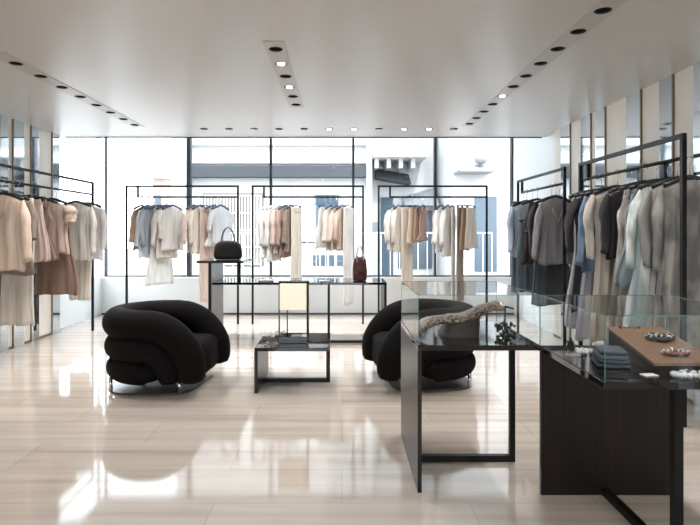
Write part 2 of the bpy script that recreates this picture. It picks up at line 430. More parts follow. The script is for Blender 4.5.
def garment(kind, label, short, cat, x, y, zr, rz, m, L, w=.40, rackname='', hm='hangblack', hcol='black', grp=None, dep=.045,
            flare=None, waist=None, amp=.019, folds=10, sl=.5, m2=None, belt=None, drop=.155, hang=True, collar=None, sr=.038):
    global GN; GN += 1; seed = GN * 13 + 5
    clip = kind in ('skirt', 'trousers')
    if hang:
        hanger('%s hanger holding the %s on %s' % (hcol, short, rackname), x, y, zr, rz, M[hm], w=w * (.95 if not clip else .8), clip=clip, grp='hangers on ' + rackname, drop=drop)
    name = {'coat': 'coat', 'jacket': 'jacket', 'blouse': 'blouse', 'dress': 'dress', 'top': 'sleeveless_top', 'vest': 'vest', 'skirt': 'skirt', 'trousers': 'trousers', 'tunic': 'tunic'}[kind]
    t = thing(name, label, cat, (x, y, zr - drop + .004 if not clip else zr - drop - .005), rz, grp)
    def solid(o, th=.003):
        md = o.modifiers.new('thickness', 'SOLIDIFY'); md.thickness = th; md.offset = 0
        return o
    if kind in ('coat', 'jacket', 'blouse', 'tunic'):
        fl = flare or {'coat': 1.05, 'jacket': 1.0, 'blouse': 1.08, 'tunic': 1.2}[kind]; wa = waist or {'coat': .86, 'jacket': .86, 'blouse': .95, 'tunic': .95}[kind]
        bd_ = solid(obj('body', body_bm(w, L, dep, fl, wa, folds, amp, seed), m, t, True))
        for s in (-1, 1): solid(obj('sleeve', sleeve_bm(s, w, sl, sr + .012, sr, seed), m, t, True))
        if collar or kind in ('coat', 'jacket'):
            bm = bmesh.new()
            P = [(-.085, -dep * .2, -.03), (-.06, dep * .5, .0), (0, dep * .75, .012), (.06, dep * .5, 0), (.085, -dep * .2, -.03), (.05, -dep * 1.05, -.14), (.005, -dep * 1.22, -.26)]
            bm_tube(bm, P, [.016, .02, .022, .02, .016, .014, .006], 8, flat=.4)
            bm_tube(bm, [(-.085, -dep * .2, -.03), (-.05, -dep * 1.05, -.14), (-.005, -dep * 1.22, -.26)], [.016, .014, .006], 8, flat=.4)
            obj('collar', bm, m2 or m, bd_, True)
    elif kind in ('dress', 'top', 'vest'):
        solid(obj('body', body_bm(w * .92, L, dep, flare or 1.25, waist or .72, folds, amp, seed, 'straps', -.07), m, t, True))
        for s in (-1, 1):
            bm = bmesh.new(); bm_tube(bm, [(s * w * .22, -dep * .7, -.10), (s * w * .2, -dep * .4, -.02), (s * w * .19, 0, .002), (s * w * .2, dep * .4, -.02), (s * w * .22, dep * .7, -.10)], .011, 8, flat=1.8)
            obj('shoulder_strap', bm, m, t, True)
    elif kind == 'skirt':
        bd_ = solid(obj('body', body_bm(w, L, dep, flare or 1.15, waist or .72, folds, amp, seed, 'waist'), m, t, True))
        bm = body_bm(w * 1.01, .045, dep * 1.06, waist or .72, waist or .72, 1, 0, seed, 'waist', n=40, m=4)
        solid(obj('waistband', bm, m2 or m, t, True))
    elif kind == 'trousers':
        for s in (-1, 1):
            b = body_bm(w * .5, L, dep * .8, .95, .85, 6, amp * .6, seed + s, 'waist')
            bmesh.ops.translate(b, verts=b.verts, vec=(s * w * .19, 0, -.02)); solid(obj('trouser_leg', b, m, t, True))
        bm = body_bm(w * .98, .07, dep * .95, .85, .85, 1, 0, seed, 'waist', n=40, m=4)
        solid(obj('waistband', bm, m2 or m, t, True))
    if belt:
        zb = -.07 - .3
        bm = bmesh.new(); wv = w * .92 / 2 * (waist or .72)
        bm_tube(bm, [((wv + .012) * math.cos(2 * PI * k / 28), (dep * .95 + .02) * math.sin(2 * PI * k / 28), zb) for k in range(28)], .017, 8, closed=True, up=(0, 0, 1))
        obj('belt', bm, belt, t, True)
        for tx, tz in ((-.07, -.07 - L - .0), (.06, -.07 - L - .03)):
            bm = bmesh.new(); bm_ball(bm, (tx, -dep - .03, tz), .032, seg=12); obj('tassel', bm, M['leather_red'], t, True)
    return t

def wx_(px, D=WR): return (px - 342) * D / F
def hemL(py, top, D=WR):      # garment length from hem pixel row
    return top - (CZ - (py - 232) * D / F)
ZR = 1.905
def wg(kind, px, hem, m, label, short, cat, rk, rot=58, w=.36, hm='hangnavy', hcol='navy', **k):
    top = ZR - .155 + (.004 if kind not in ('skirt', 'trousers') else -.005)
    L = hemL(hem, top)
    if kind in ('dress', 'top', 'vest'): L -= .07
    y = WR
    garment(kind, label, short, cat, wx_(px), y, ZR, R(rot + 4), m, L, w=w, rackname=rk, hm=hm, hcol=hcol, grp=k.pop('grp', 'clothes on ' + rk), dep=k.pop('dep', .026), sr=k.pop('sr', .032), amp=k.pop('amp', .009), sl=k.pop('sl', min(.52, L * .72)), **k)
r1, r2, r3 = 'the left window rail', 'the centre window rail', 'the right window rail'
wg('blouse', 142, 250, TAN, 'tan blouse, leftmost garment on the left window rail', 'leftmost tan blouse', 'blouse', r1, 66, w=.34)
wg('blouse', 148.5, 258, SHEERW, 'sheer bluish white blouse beside the tan blouse, left window rail', 'sheer bluish white blouse', 'blouse', r1, 60)
wg('blouse', 154.5, 256, BLUEGREY, 'pale blue-grey sheer shirt, third garment on the left window rail', 'blue-grey sheer shirt', 'shirt', r1, 56)
wg('dress', 160, 284, cloth('longgrey', (.80, .81, .79)), 'long off-white dress hanging lowest in the left group, left window rail', 'long off-white dress', 'dress', r1, 50, w=.42)
wg('blouse', 166.5, 258, IVORY, 'ivory blouse right of the long off-white dress, left window rail', 'ivory blouse', 'blouse', r1, 52)
wg('blouse', 172.5, 250, WHITE, 'white blouse, last of the left group on the left window rail', 'white blouse', 'blouse', r1, 48, sl=.42)
wg('jacket', 194.5, 252, PINK, 'pale pink jacket, first of the right group on the left window rail', 'pale pink jacket', 'jacket', r1, 62)
wg('blouse', 200.5, 253, IVORY, 'beige blouse just right of the pale pink jacket, left window rail', 'beige blouse', 'blouse', r1, 62)
wg('trousers', 207, 300, BLUSH, 'long blush trousers behind the raised console shelf, left window rail', 'blush trousers', 'trousers', r1, 55, w=.34, hm='hangblack', hcol='black')
wg('top', 214, 246, WHITE, 'white sleeveless top above the black handbag, left window rail', 'white sleeveless top', 'top', r1, 55)
wg('blouse', 221, 243, SHEERW, 'sheer white blouse, rightmost garment on the left window rail', 'rightmost sheer white blouse', 'blouse', r1, 52, sl=.3)

wg('blouse', 268, 258, WHITE, 'white long-sleeved blouse, leftmost on the centre window rail', 'leftmost white blouse', 'blouse', r2, 66, hm='hangpale', hcol='pale')
wg('blouse', 274, 261, WHITE, 'white blouse, second from the left on the centre window rail', 'second white blouse', 'blouse', r2, 62, hm='hangpale', hcol='pale')
wg('jacket', 280, 254, PINK, 'pink jacket in the left group of the centre window rail', 'pink jacket', 'jacket', r2, 62, hm='hangpale', hcol='pale')
wg('jacket', 286, 257, cloth('pink2', (.52, .37, .31)), 'dusty pink jacket right of the lighter one, centre window rail', 'dusty pink jacket', 'jacket', r2, 58)
wg('blouse', 291, 252, TAUPE, 'taupe blouse beside the cream trousers, centre window rail', 'taupe blouse', 'blouse', r2, 62, w=.32)
wg('trousers', 296.5, 280, IVORY, 'cream trousers reaching the console top, centre window rail', 'cream trousers', 'trousers', r2, 58, w=.32)
wg('skirt', 325, 248, WHITE, 'white skirt, first of the right group on the centre window rail', 'white skirt', 'skirt', r2, 40, w=.34, hm='hangblack', hcol='black')
wg('blouse', 331, 250, IVORY, 'off-white blouse between white skirt and pink jacket, centre window rail', 'off-white blouse', 'blouse', r2, 60, w=.32)
wg('jacket', 336.5, 250, PINK, 'pink jacket in the right group of the centre window rail', 'right-group pink jacket', 'jacket', r2, 62, w=.34)
wg('blouse', 342.5, 250, cloth('peach', (.66, .52, .44)), 'peach blouse next to the long cream trousers, centre window rail', 'peach blouse', 'blouse', r2, 58, w=.34)
wg('trousers', 348.5, 303, WHITE, 'long cream trousers hanging below the console top, centre window rail', 'long cream trousers', 'trousers', r2, 55, w=.34)

wg('blouse', 393, 250, WHITE, 'white blouse, leftmost on the right window rail', 'leftmost white blouse', 'blouse', r3, 60)
wg('blouse', 399, 252, IVORY, 'ivory blouse beside the leftmost white one, right window rail', 'ivory blouse', 'blouse', r3, 58)
wg('trousers', 407, 288, CREAM, 'long cream trousers of the left group on the right window rail', 'long cream trousers', 'trousers', r3, 42, w=.34)
wg('skirt', 413, 243, BLUSH, 'blush skirt in the left group of the right window rail', 'blush skirt', 'skirt', r3, 50, w=.32, hm='hangblack', hcol='black')
wg('skirt', 418, 241, TAN, 'tan skirt before the last one in the left group, right window rail', 'tan skirt', 'skirt', r3, 55, w=.32, hm='hangblack', hcol='black')
wg('top', 423, 241, ROSE, 'dusty rose sleeveless top closing the left group, right window rail', 'dusty rose top', 'top', r3, 52, w=.34)
wg('blouse', 441.5, 252, WHITE, 'white blouse opening the right group of the right window rail', 'opening white blouse', 'blouse', r3, 52, w=.38)
wg('blouse', 448, 256, WHITE, 'white blouse, second in the right group of the right window rail', 'second white blouse', 'blouse', r3, 54, w=.38)
wg('trousers', 453, 300, IVORY, 'long off-white trousers in the right group of the right window rail', 'long off-white trousers', 'trousers', r3, 66, w=.3)
wg('trousers', 460, 300, TAUPE, 'long taupe trousers in the right group of the right window rail', 'taupe trousers', 'trousers', r3, 55, w=.32)
wg('skirt', 465, 250, TAN, 'tan skirt left of the last one on the right window rail', 'tan skirt', 'skirt', r3, 52, w=.34, hm='hangblack', hcol='black')
wg('skirt', 471, 248, CREAM, 'beige skirt, rightmost garment on the right window rail', 'beige skirt', 'skirt', r3, 46, w=.36, hm='hangblack', hcol='black')

def sg(kind, X, D, hz, m, label, short, cat, rk, rot=0, w=.42, hm='hangblack', hcol='black', **k):
    """garments on the side rails, facing the camera; hz = hem height"""
    drop = k.pop('drop', .155)
    top = ZR - drop + (.004 if kind not in ('skirt', 'trousers') else -.005)
    L = top - hz
    if kind in ('dress', 'top', 'vest'): L -= .07
    garment(kind, label, short, cat, X, D, ZR, R(rot), m, L, w=w, rackname=rk, hm=hm, hcol=hcol, grp='clothes on ' + rk, drop=drop, dep=k.pop('dep', .042), **k)
ra, rb, rl = 'the near right rail', 'the far right rail', 'the left wall rail'
RX = 2.42
sg('dress', RX, 5.40, .45, LAV, 'long lavender dress, farthest on the near right rail', 'lavender dress', 'dress', ra, 10)
sg('coat', RX, 5.26, .62, CHAR, 'dark coat mostly hidden behind the blue blouse, near right rail', 'dark coat', 'coat', ra, 6)
sg('dress', RX, 5.13, .38, LAV, 'pale lilac dress with thin straps beside the blue blouse, near right rail', 'pale lilac dress', 'dress', ra, 8, flare=1.3)
sg('blouse', RX - .01, 5.0, 1.02, BLUE, 'slate blue long-sleeved blouse on the near right rail', 'slate blue blouse', 'blouse', ra, 6, sl=.62)
sg('coat', RX, 4.83, .42, OATS, 'oat coloured open coat on the near right rail', 'oat coat', 'coat', ra, 4, w=.44, sl=.55)
sg('blouse', RX + .04, 4.70, 1.15, CHAR, 'charcoal blouse hanging between oat coat and taupe dress, near right rail', 'charcoal blouse', 'blouse', ra, 4, w=.38)
sg('dress', RX + .02, 4.52, .36, TAUPED, 'taupe strappy dress with full skirt on the near right rail', 'taupe dress', 'dress', ra, -4, w=.46, flare=1.35, dep=.055, amp=.024)
sg('top', RX, 4.39, .95, AQUA, 'pale blue sleeveless top on the near right rail', 'pale blue top', 'top', ra, -6, hm='hangblack', w=.40)
sg('dress', RX + .03, 4.28, .5, PALEPINK, 'pinkish white slip dress behind the pale green coat, near right rail', 'pinkish slip dress', 'dress', ra, -6, w=.42)
sg('tunic', RX + .05, 4.17, .36, MINT, 'pale green and white sheer coat, wide at the hem, near right rail', 'pale green sheer coat', 'coat', ra, -14, w=.42, flare=1.5, dep=.048, amp=.022, sl=.6)
sg('coat', RX + .07, 4.08, .40, GREYL, 'light grey coat next to the pale green one, near right rail', 'light grey coat', 'coat', ra, -22, w=.36, sl=.58)
sg('tunic', RX + .10, 3.985, .38, GREYS, 'grey-brown sheer coat at the near end of the near right rail', 'grey-brown sheer coat', 'coat', ra, -26, w=.35, dep=.04, flare=1.3, sl=.6, amp=.022)

sg('jacket', 2.38, 7.08, 1.06, LBLUE, 'light blue jacket, farthest garment on the far right rail', 'light blue jacket', 'jacket', rb, 12, w=.40, sl=.58)
sg('trousers', 2.38, 7.20, .62, SLATE, 'slate blue trousers below the light blue jacket, far right rail', 'slate trousers', 'trousers', rb, 10, w=.40)
sg('vest', 2.39, 6.72, .99, DKBROWN, 'dark brown belted vest with two round tassels, far right rail', 'dark brown vest', 'vest', rb, 8, w=.42, flare=.95, waist=.75, belt=M['leather_black'])
sg('skirt', 2.38, 6.88, .64, SLATE, 'long blue-grey skirt under the dark vest, far right rail', 'blue-grey skirt', 'skirt', rb, 8, w=.46, drop=.40, flare=.95)
sg('jacket', 2.48, 6.50, 1.02, CHAR, 'black jacket to the right behind the grey coat, far right rail', 'black jacket', 'jacket', rb, 4, w=.42, sl=.6)
sg('coat', 2.38, 6.12, 1.02, GREYC, 'long-sleeved mid grey coat on the far right rail', 'mid grey coat', 'coat', rb, 6, w=.38, sl=.62, m2=GREYL)
sg('skirt', 2.38, 6.26, .55, cloth('dkslate', (.075, .085, .10)), 'dark slate long skirt under the grey coat, far right rail', 'dark slate skirt', 'skirt', rb, 6, w=.44, drop=.40, flare=1.0)
sg('jacket', 2.52, 6.38, 1.02, CHAR, 'charcoal jacket peeping out right of the mid grey coat, far right rail', 'charcoal jacket', 'jacket', rb, 4, w=.34, sl=.6, m2=CHAR)

LX = -3.49
sg('blouse', LX, 7.57, 1.0, PALEPINK, 'very pale lilac blouse at the far end of the left wall rail', 'pale lilac blouse', 'blouse', rl, -10, w=.40, sl=.55)
sg('trousers', LX, 7.32, .50, IVORY, 'off-white trousers below the white jacket, left wall rail', 'off-white trousers', 'trousers', rl, -8, w=.36)
sg('jacket', LX, 7.2, 1.0, cloth('offwhite', (.80, .78, .75)), 'off-white jacket with long sleeves on the left wall rail', 'off-white jacket', 'jacket', rl, -8, w=.44, sl=.6)
sg('skirt', LX, 6.72, .62, BRONZE, 'bronze brown satin skirt under the blush blouse, left wall rail', 'bronze skirt', 'skirt', rl, -6, w=.46, drop=.42, flare=1.2, amp=.02)
sg('blouse', LX, 6.6, 1.12, BLUSH, 'blush blouse with short puffed sleeves on the left wall rail', 'blush short-sleeved blouse', 'blouse', rl, -6, w=.42, sl=.2, sr=.07, hm='hangblack')
sg('top', LX - .04, 6.42, 1.05, ROSE, 'draped dusty rose satin top on the left wall rail', 'draped rose top', 'top', rl, -5, w=.44, flare=1.05)
sg('skirt', LX - .02, 6.22, 1.05, PINK, 'pale pink skirt on a clip hanger beside the blush coat, left wall rail', 'pale pink skirt', 'skirt', rl, -4, w=.40, flare=1.1, waist=.6, hm='hangblack')
sg('trousers', LX, 5.92, .40, IVORY, 'cream wide trousers below the peach jacket, left wall rail', 'cream wide trousers', 'trousers', rl, -4, w=.42)
sg('tunic', LX, 5.80, .93, TAUPE, 'brown tunic showing only its hem below the peach jacket, left wall rail', 'brown tunic', 'tunic', rl, -4, w=.40, sl=.4)
sg('jacket', LX, 5.66, .98, cloth('peachcoat', (.80, .66, .55)), 'peach jacket with full sleeves at the near end of the left wall rail', 'peach jacket', 'jacket', rl, -4, w=.44, sl=.62, dep=.045, sr=.045)

# ------------------------------------------------------------------ tub armchairs built of stacked rolls
def spline(pts, per=8):
    P = [Vector(p) for p in pts]; out = []
    for i in range(len(P) - 1):
        p0 = P[max(i - 1, 0)]; p1 = P[i]; p2 = P[i + 1]; p3 = P[min(i + 2, len(P) - 1)]
        for k in range(per):
            t = k / per
            out.append(.5 * ((2 * p1) + (p2 - p0) * t + (2 * p0 - 5 * p1 + 4 * p2 - p3) * t * t + (3 * p1 - p0 - 3 * p2 + p3) * t ** 3))
    out.append(P[-1]); return out
def roll(zc, r, xf, bend, zend, yw=.39, xb=-.40):
    """horseshoe path: floor at one arm end, up, round the back, down the other arm"""
    half = []
    n = 7
    for i in range(n):                       # descending front arc (from floor up)
        a = PI / 2 * i / (n - 1)
        half.append((xf - bend + bend * math.cos(a), -yw, zend + (zc - zend) * math.sin(a)))
    x1 = xf - bend
    xc = xb + yw * .95
    if x1 > xc + .1: half.append(((x1 + xc) / 2, -yw, zc))
    m = 6
    for i in range(m):
        a = PI / 2 * (i + .0) / (m - 0)
        half.append((xc - (xc - xb) * math.sin(a), -yw * math.cos(a), zc + .0))
    full = half + [(xb, 0, zc)] + [(x, -y, z) for (x, y, z) in half[::-1]]
    path = spline(full, 6)
    bm = bmesh.new()
    N_ = len(path); rads = []
    for i in range(N_):
        e = min(i, N_ - 1 - i)
        rads.append(r * min(1, .82 + .18 * e / 8))
    # rounded ends
    s = path[0]; d = (path[0] - path[1]).normalized(); e_ = path[-1]; d2 = (path[-1] - path[-2]).normalized()
    path = [s + d * r * .38, s + d * r * .3] + path + [e_ + d2 * r * .3, e_ + d2 * r * .38]
    rads = [r * .35, r * .65] + rads + [r * .65, r * .35]
    bm_tube(bm, path, rads, 24)
    return bm
def armchair(label, x, y, rz):
    t = thing('armchair', label, 'armchair', (x, y, 0), rz, 'black roll armchairs'); t.scale = (.95, .95, .97)
    obj('top_roll', roll(.605, .135, .43, .42, .17, .38, -.40), M['chair'], t, True)
    obj('middle_roll', roll(.40, .118, .235, .22, .16, .405, -.395), M['chair'], t, True)
    obj('lower_roll', roll(.205, .112, .06, .07, .17, .395, -.385), M['chair'], t, True)
    # seat cushion
    bm = bmesh.new()
    xs0, xs1, ys, z0, z1 = -.36, .45, .33, .11, .42
    g = 14; rings = []
    for i in range(g + 1):
        u = i / g
        xx = xs0 + (xs1 - xs0) * u
        ring = []
        for k in range(28):
            a = 2 * PI * k / 28
            c, s = math.cos(a), math.sin(a)
            fx = 1 - max(0, (u - .9) / .1) ** 2 * .16
            yy = ys * math.copysign(abs(c) ** .35, c) * fx
            zz = (z0 + z1) / 2 + (z1 - z0) / 2 * math.copysign(abs(s) ** .4, s) * fx
            if s > 0: zz += .02 * math.sin(u * PI) * s + .015 * u
            ring.append((xx + .02 * math.sin((zz - z0) / (z1 - z0) * PI) * u, yy, zz))
        rings.append(ring)
    loft(bm, rings)
    bm.verts.ensure_lookup_table()
    bm.faces.new([bm.verts[k] for k in range(28)]); bm.faces.new([bm.verts[g * 28 + k] for k in range(28)])
    obj('seat_cushion', bm, M['chair'], t, True)
    # inner back lining
    bm = bmesh.new(); rings = []
    for i in range(25):
        a = PI / 2 + PI * i / 24
        cx, cy = .0 + .33 * math.cos(a) , .33 * math.sin(a)
        rings.append([(cx * f - .02, cy * f, z) for (f, z) in ((1, .25), (.97, .45), (.95, .60), (1.2, .60), (1.2, .25))])
    loft(bm, rings); obj('back_cushion', bm, M['chair'], t, True)
    # chrome base: oval plate on four posts
    bm = bmesh.new()
    n = 36; lo = []; hi = []
    for k in range(n):
        a = 2 * PI * k / n
        px_, py_ = -.02 + .40 * math.copysign(abs(math.cos(a)) ** .6, math.cos(a)), .40 * math.copysign(abs(math.sin(a)) ** .6, math.sin(a))
        lo.append(bm.verts.new((px_, py_, .0))); hi.append(bm.verts.new((px_, py_, .018)))
    for k in range(n): bm.faces.new((lo[k], lo[(k + 1) % n], hi[(k + 1) % n], hi[k]))
    bm.faces.new(lo[::-1]); bm.faces.new(hi)
    bpl = obj('base_plate', bm, M['basesteel'], t)
    for sx in (-.34, .30):
        for sy in (-.34, .34):
            bm = bmesh.new(); bm_cyl(bm, (sx, sy, .018), .018, .12, 16); obj('leg', bm, M['chrome'], bpl, True)
    return t
armchair('black rolled armchair on the left, facing the lamp table', -1.63, 5.0, R(-5))
armchair('black rolled armchair on the right, partly behind the glass display case', .76, 5.12, R(180 + 8))

# ------------------------------------------------------------------ coffee table + lamp
t = thing('coffee_table', 'low square coffee table with glossy black top between the armchairs', 'table', (-.43, 5.05, 0))
x0, x1, y0, y1 = -.32, .32, -.35, .35
box('tabletop', M['blackgloss'], x0, x1, y0, y1, .36, .39, t, .003)
box('side_panel', M['wood'], x0, x0 + .03, y0, y1, 0, .36, t)
box('foot_rail', M['black'], x0 + .03, x1 - .03, -.0, .035, 0, .035, t)
box('post', M['black'], x1 - .035, x1 - .0, .0, .035, 0, .36, t)
l = thing('table_lamp', 'table lamp with glowing cream shade in a black frame', 'lamp', (-.435, 4.98, .39))
box('base', M['blackgloss'], -.13, .13, -.10, .10, 0, .06, l, .004)
box('frame_post', M['black'], .118, .134, -.05, .05, .06, .545, l)
box('frame_post', M['black'], -.134, -.126, -.05, .0, .06, .545, l)
box('frame_top', M['black'], -.134, .134, -.05, .05, .53, .545, l)
bm = bmesh.new(); bm_box(bm, -.120, .112, -.09, .09, .295, .525, .006); obj('lamp_shade', bm, M['shade'], l)
tube('stem', M['black'], [(-.06, 0, .06), (-.06, 0, .30)], .005, l)
# white flowers
fl = thing('flower_spray', 'small spray of white flowers lying on the coffee table', 'flowers', (-.63, 5.1, .39))
rr = random.Random(3)
tube('stem', mat('green_stem', (.10, .14, .06), .6), [(-.10, -.02, .01), (0, .02, .03), (.10, -.01, .02)], .004, fl)
for i in range(9):
    cx, cy, cz = -.11 + .025 * i, rr.uniform(-.05, .06), rr.uniform(.03, .06)
    bm = bmesh.new()
    for p in range(5):
        a = p * 2 * PI / 5 + i
        bm_ball(bm, (cx + .014 * math.cos(a), cy + .008 * math.sin(a), cz + .012 * math.sin(a)), .011, (1, .5, 1), 8)
    obj('blossom', bm, M['flower'], fl, True)

# ------------------------------------------------------------------ console behind
t = thing('console_table', 'long black console with raised left shelf in front of the window rails', 'console table', (-.54, 7.0, 0))
cx = -.54
def cb(n, m, a, b, y0, y1, z0, z1, bev=0): return box(n, m, a - cx, b - cx, y0 - 7.0, y1 - 7.0, z0, z1, t, bev)
cb('tabletop', M['blackgloss'], -1.585, .545, 6.7, 7.35, .735, .765, .004)
cb('left_panel', noise_mix(mat('lit_panel_grey', rough=.25), (.26, .26, .26), (.30, .30, .30), (1, 1, 1), 3), -1.61, -1.585, 6.7, 7.35, 0, 1.0)  # grey colour stands for light falling on the dark side panel
cb('panel_edge', M['black'], -1.625, -1.595, 6.685, 6.7, 0, 1.0)
cb('raised_shelf', M['blackgloss'], -1.77, -1.2, 6.68, 7.37, 1.0, 1.03, .004)
cb('right_panel', M['wood'], .515, .545, 6.7, 7.35, 0, .735)
cb('post', M['black'], -.18, -.15, 6.85, 6.88, 0, .735)
cb('foot_rail', M['black'], -.15, .515, 6.85, 6.88, 0, .03)
cb('post', M['black'], -1.29, -1.265, 6.85, 6.875, .765, 1.0)

# handbags
def handbag(label, loc, w, h, d, m, hh, rz=0, slouch=0, hmat=None):
    b = thing('handbag', label, 'handbag', loc, rz)
    rings = []
    for i in range(15):
        u = i / 14; z = h * u
        s = math.sqrt(max(0.02, 1 - (2 * abs(u - .45)) ** 4 * .55)) * (1 - .12 * u)
        ring = []
        for k in range(32):
            a = 2 * PI * k / 32; c_, s_ = math.cos(a), math.sin(a)
            ring.append((w / 2 * s * math.copysign(abs(c_) ** .5, c_), d / 2 * s * (1 - .55 * u) * math.copysign(abs(s_) ** .6, s_) + slouch * .01 * math.sin(k + i), z + .004))
        rings.append(ring)
    bm = bmesh.new(); loft(bm, rings); bm.verts.ensure_lookup_table()
    bm.faces.new([bm.verts[k] for k in range(32)]); bm.faces.new([bm.verts[14 * 32 + k] for k in range(32)])
    obj('body', bm, m, b, True)
    for s in (-1, 1):
        P = [(-w * .22 + 0, s * d * .18, h * .78)] + [(w * .22 * -math.cos(PI * i / 12), s * d * (.14), h * .92 + hh * math.sin(PI * i / 12)) for i in range(13)] + [(w * .22, s * d * .18, h * .78)]
        tube('handle', hmat or m, P, .0065, b, 8)
    box('zip', M['steelhook'], -w * .35, w * .35, -.003, .003, h * .99, h * 1.01 + .004, b)
    return b
handbag('black bowling handbag standing on the raised console shelf', (-1.44, 6.95, 1.03), .37, .235, .17, M['leather_black'], .19, 0, hmat=mat('grey_handle', (.09, .09, .10), .3))
handbag('oxblood leather handbag with pale handle on the console, right end', (.225, 6.95, .765), .19, .30, .12, M['leather_red'], .16, R(10), 1, hmat=mat('pale_handle', (.45, .42, .42), .4))
def chain_bracelet(label, loc, rx, ry, m, nb=16, r=.008, z=0, m2=None, tilt=0, name='bracelet', rz=0):
    b = thing(name, label, 'jewellery', loc, rz); b.rotation_euler = (tilt, 0, rz)
    bm = bmesh.new(); bm2 = bmesh.new(); q = random.Random(int(loc[0] * 100) + nb)
    for k in range(nb * (2 if m2 else 1)):
        a = 2 * PI * k / nb + (.1 if k >= nb else 0); g_ = 1 if k < nb else .66
        bm_ball(bm2 if m2 and (k % 3 == 0 and math.sin(a) > -.2) else bm, (g_ * rx * math.cos(a), g_ * ry * math.sin(a), r + q.uniform(0, .004)), r * q.uniform(.8, 1.15), seg=8)
    obj('beads', bm, m, b, True)
    if m2: obj('crystals', bm2, m2, b, True)
    else: bm2.free()
    return b
chain_bracelet('clear bead necklace lying on the console left of the lamp', (-.95, 6.85, .765), .09, .05, M['crystal'], 18, .012, name='necklace')
chain_bracelet('small glass bracelet on the console right of the lamp', (-.22, 6.8, .765), .055, .04, M['crystal'], 14, .010)

# ------------------------------------------------------------------ display cases
def case(label, loc, sx, sy, facing):
    """T-leg table, local box 0..sx, 0..sy; facing 'x': panel at x=0, rail along x;  'y': panel at y=sy, rail along y"""
    t = thing('display_case', label, 'display case', loc, 0, 'glass display cases')
    H = .78
    box('tabletop', M['blackgloss'], 0, sx, 0, sy, H - .028, H, t, .002)
    g = .006
    if facing == 'x':
        box('side_panel', M['wood'], 0, .022, 0, sy, 0, H - .028, t)
        box('foot_rail', M['black'], .022, .64, sy / 2 - .02, sy / 2 + .016, 0, .036, t)
        box('post', M['black'], .61, .64, sy / 2 - .02, sy / 2 + .016, .036, H - .028, t)
        box('under_rail', M['black'], .022, .61, sy / 2 - .02, sy / 2 + .016, H - .06, H - .028, t)
    else:
        box('side_panel', M['wood'], 0, sx, sy - .025, sy, 0, H - .028, t)
        box('foot_rail', M['black'], sx / 2 - .018, sx / 2 + .018, .08, sy - .025, 0, .036, t)
        box('post', M['black'], sx / 2 - .018, sx / 2 + .018, .065, .10, 0, H - .028, t)
        box('under_rail', M['black'], sx / 2 - .018, sx / 2 + .018, .10, sy - .025, H - .06, H - .028, t)
    T = H + .26
    i = .004
    G = M['caseglass']
    def pane(a, b, c_, d, e, f): return box('glass_pane', G, a, b, c_, d, e, f, t)
    pane(i, sx - i, i, i + g, H, T); pane(i, sx - i, sy - i - g, sy - i, H, T)
    pane(i, i + g, i + g, sy - i - g, H, T); pane(sx - i - g, sx - i, i + g, sy - i - g, H, T)
    pane(i, sx - i, i, sy - i, T, T + g)
    bm = bmesh.new(); e = .0014
    for (px_, py_) in ((i, i), (sx - i, i), (i, sy - i), (sx - i, sy - i)): bm_box(bm, px_ - e, px_ + e, py_ - e, py_ + e, H, T + g)
    for yy in (i, sy - i): bm_box(bm, i, sx - i, yy - e, yy + e, T + g - e, T + g + e)
    for xx in (i, sx - i): bm_box(bm, xx - e, xx + e, i, sy - i, T + g - e, T + g + e)
    obj('glass_edges', bm, M['glassedge'], t)
    return t
case('glass-topped display case with wooden side panel in front of the right armchair', (.40, 2.91, 0), .65, .82, 'x')
case('glass-topped display case at the right front holding the tan jewellery board', (1.045, 2.19, 0), .675, .72, 'y')

# contents of case A: a sloping display with a sequinned piece, on a ribbed grey stand
s = thing('display_stand', 'grey ribbed display cushion under the silver sequinned clutch', 'display stand', (.68, 3.22, .78))
bm = bmesh.new()
rings = []
for i in range(13):
    u = i / 12; z = .115 * u
    sc = 1 - .10 * u - .02 * (i % 2)
    rings.append([(.115 * sc * math.copysign(abs(math.cos(a)) ** .6, math.cos(a)) + .02 * u, .12 * sc * math.copysign(abs(math.sin(a)) ** .7, math.sin(a)), z + .12 * u * .35 * math.cos(a)) for a in [2 * PI * k / 30 for k in range(30)]])
loft(bm, rings); bm.verts.ensure_lookup_table(); bm.faces.new([bm.verts[k] for k in range(30)]); bm.faces.new([bm.verts[12 * 30 + k] for k in range(30)])
obj('cushion', bm, M['greyfab'], s, True)
# long sequinned belt/stole draped on slope
bm = bmesh.new(); rings = []
for i in range(31):
    u = i / 30
    x = -.25 + .45 * u; z = .045 + .115 * u + .012 * math.sin(u * 9)
    th = .027 + .004 * math.sin(u * 20); wd = .085 + .012 * math.sin(u * 13 + 1)
    rings.append([(x, wd * math.cos(a) - .02 * u, z + th * math.sin(a) + .004 * noise.noise(Vector((x * 40, a * 3, 0)))) for a in [2 * PI * k / 20 for k in range(20)]])
loft(bm, rings); bm.verts.ensure_lookup_table(); bm.faces.new([bm.verts[k] for k in range(20)]); bm.faces.new([bm.verts[30 * 20 + k] for k in range(20)])
o = obj('evening_clutch', bm, M['sequin'], None, True); o.location = (.70, 3.16, .795)
tag(o, 'long silver and brown sequinned clutch leaning on the grey cushion in the glass case', 'clutch bag')
s = thing('necklace_bust', 'small dark jewellery stand at the right end of the sequinned clutch', 'jewellery stand', (.955, 3.22, .78))
bm = bmesh.new(); bm_cyl(bm, (0, 0, 0), .035, .012, 20); obj('base', bm, M['darkbead'], s)
tube('stem', M['darkbead'], [(0, 0, .01), (0, 0, .16)], .006, s)
tube('branch', M['darkbead'], [(-.05, 0, .15), (0, 0, .165), (.05, 0, .15)], .006, s)
bm = bmesh.new()
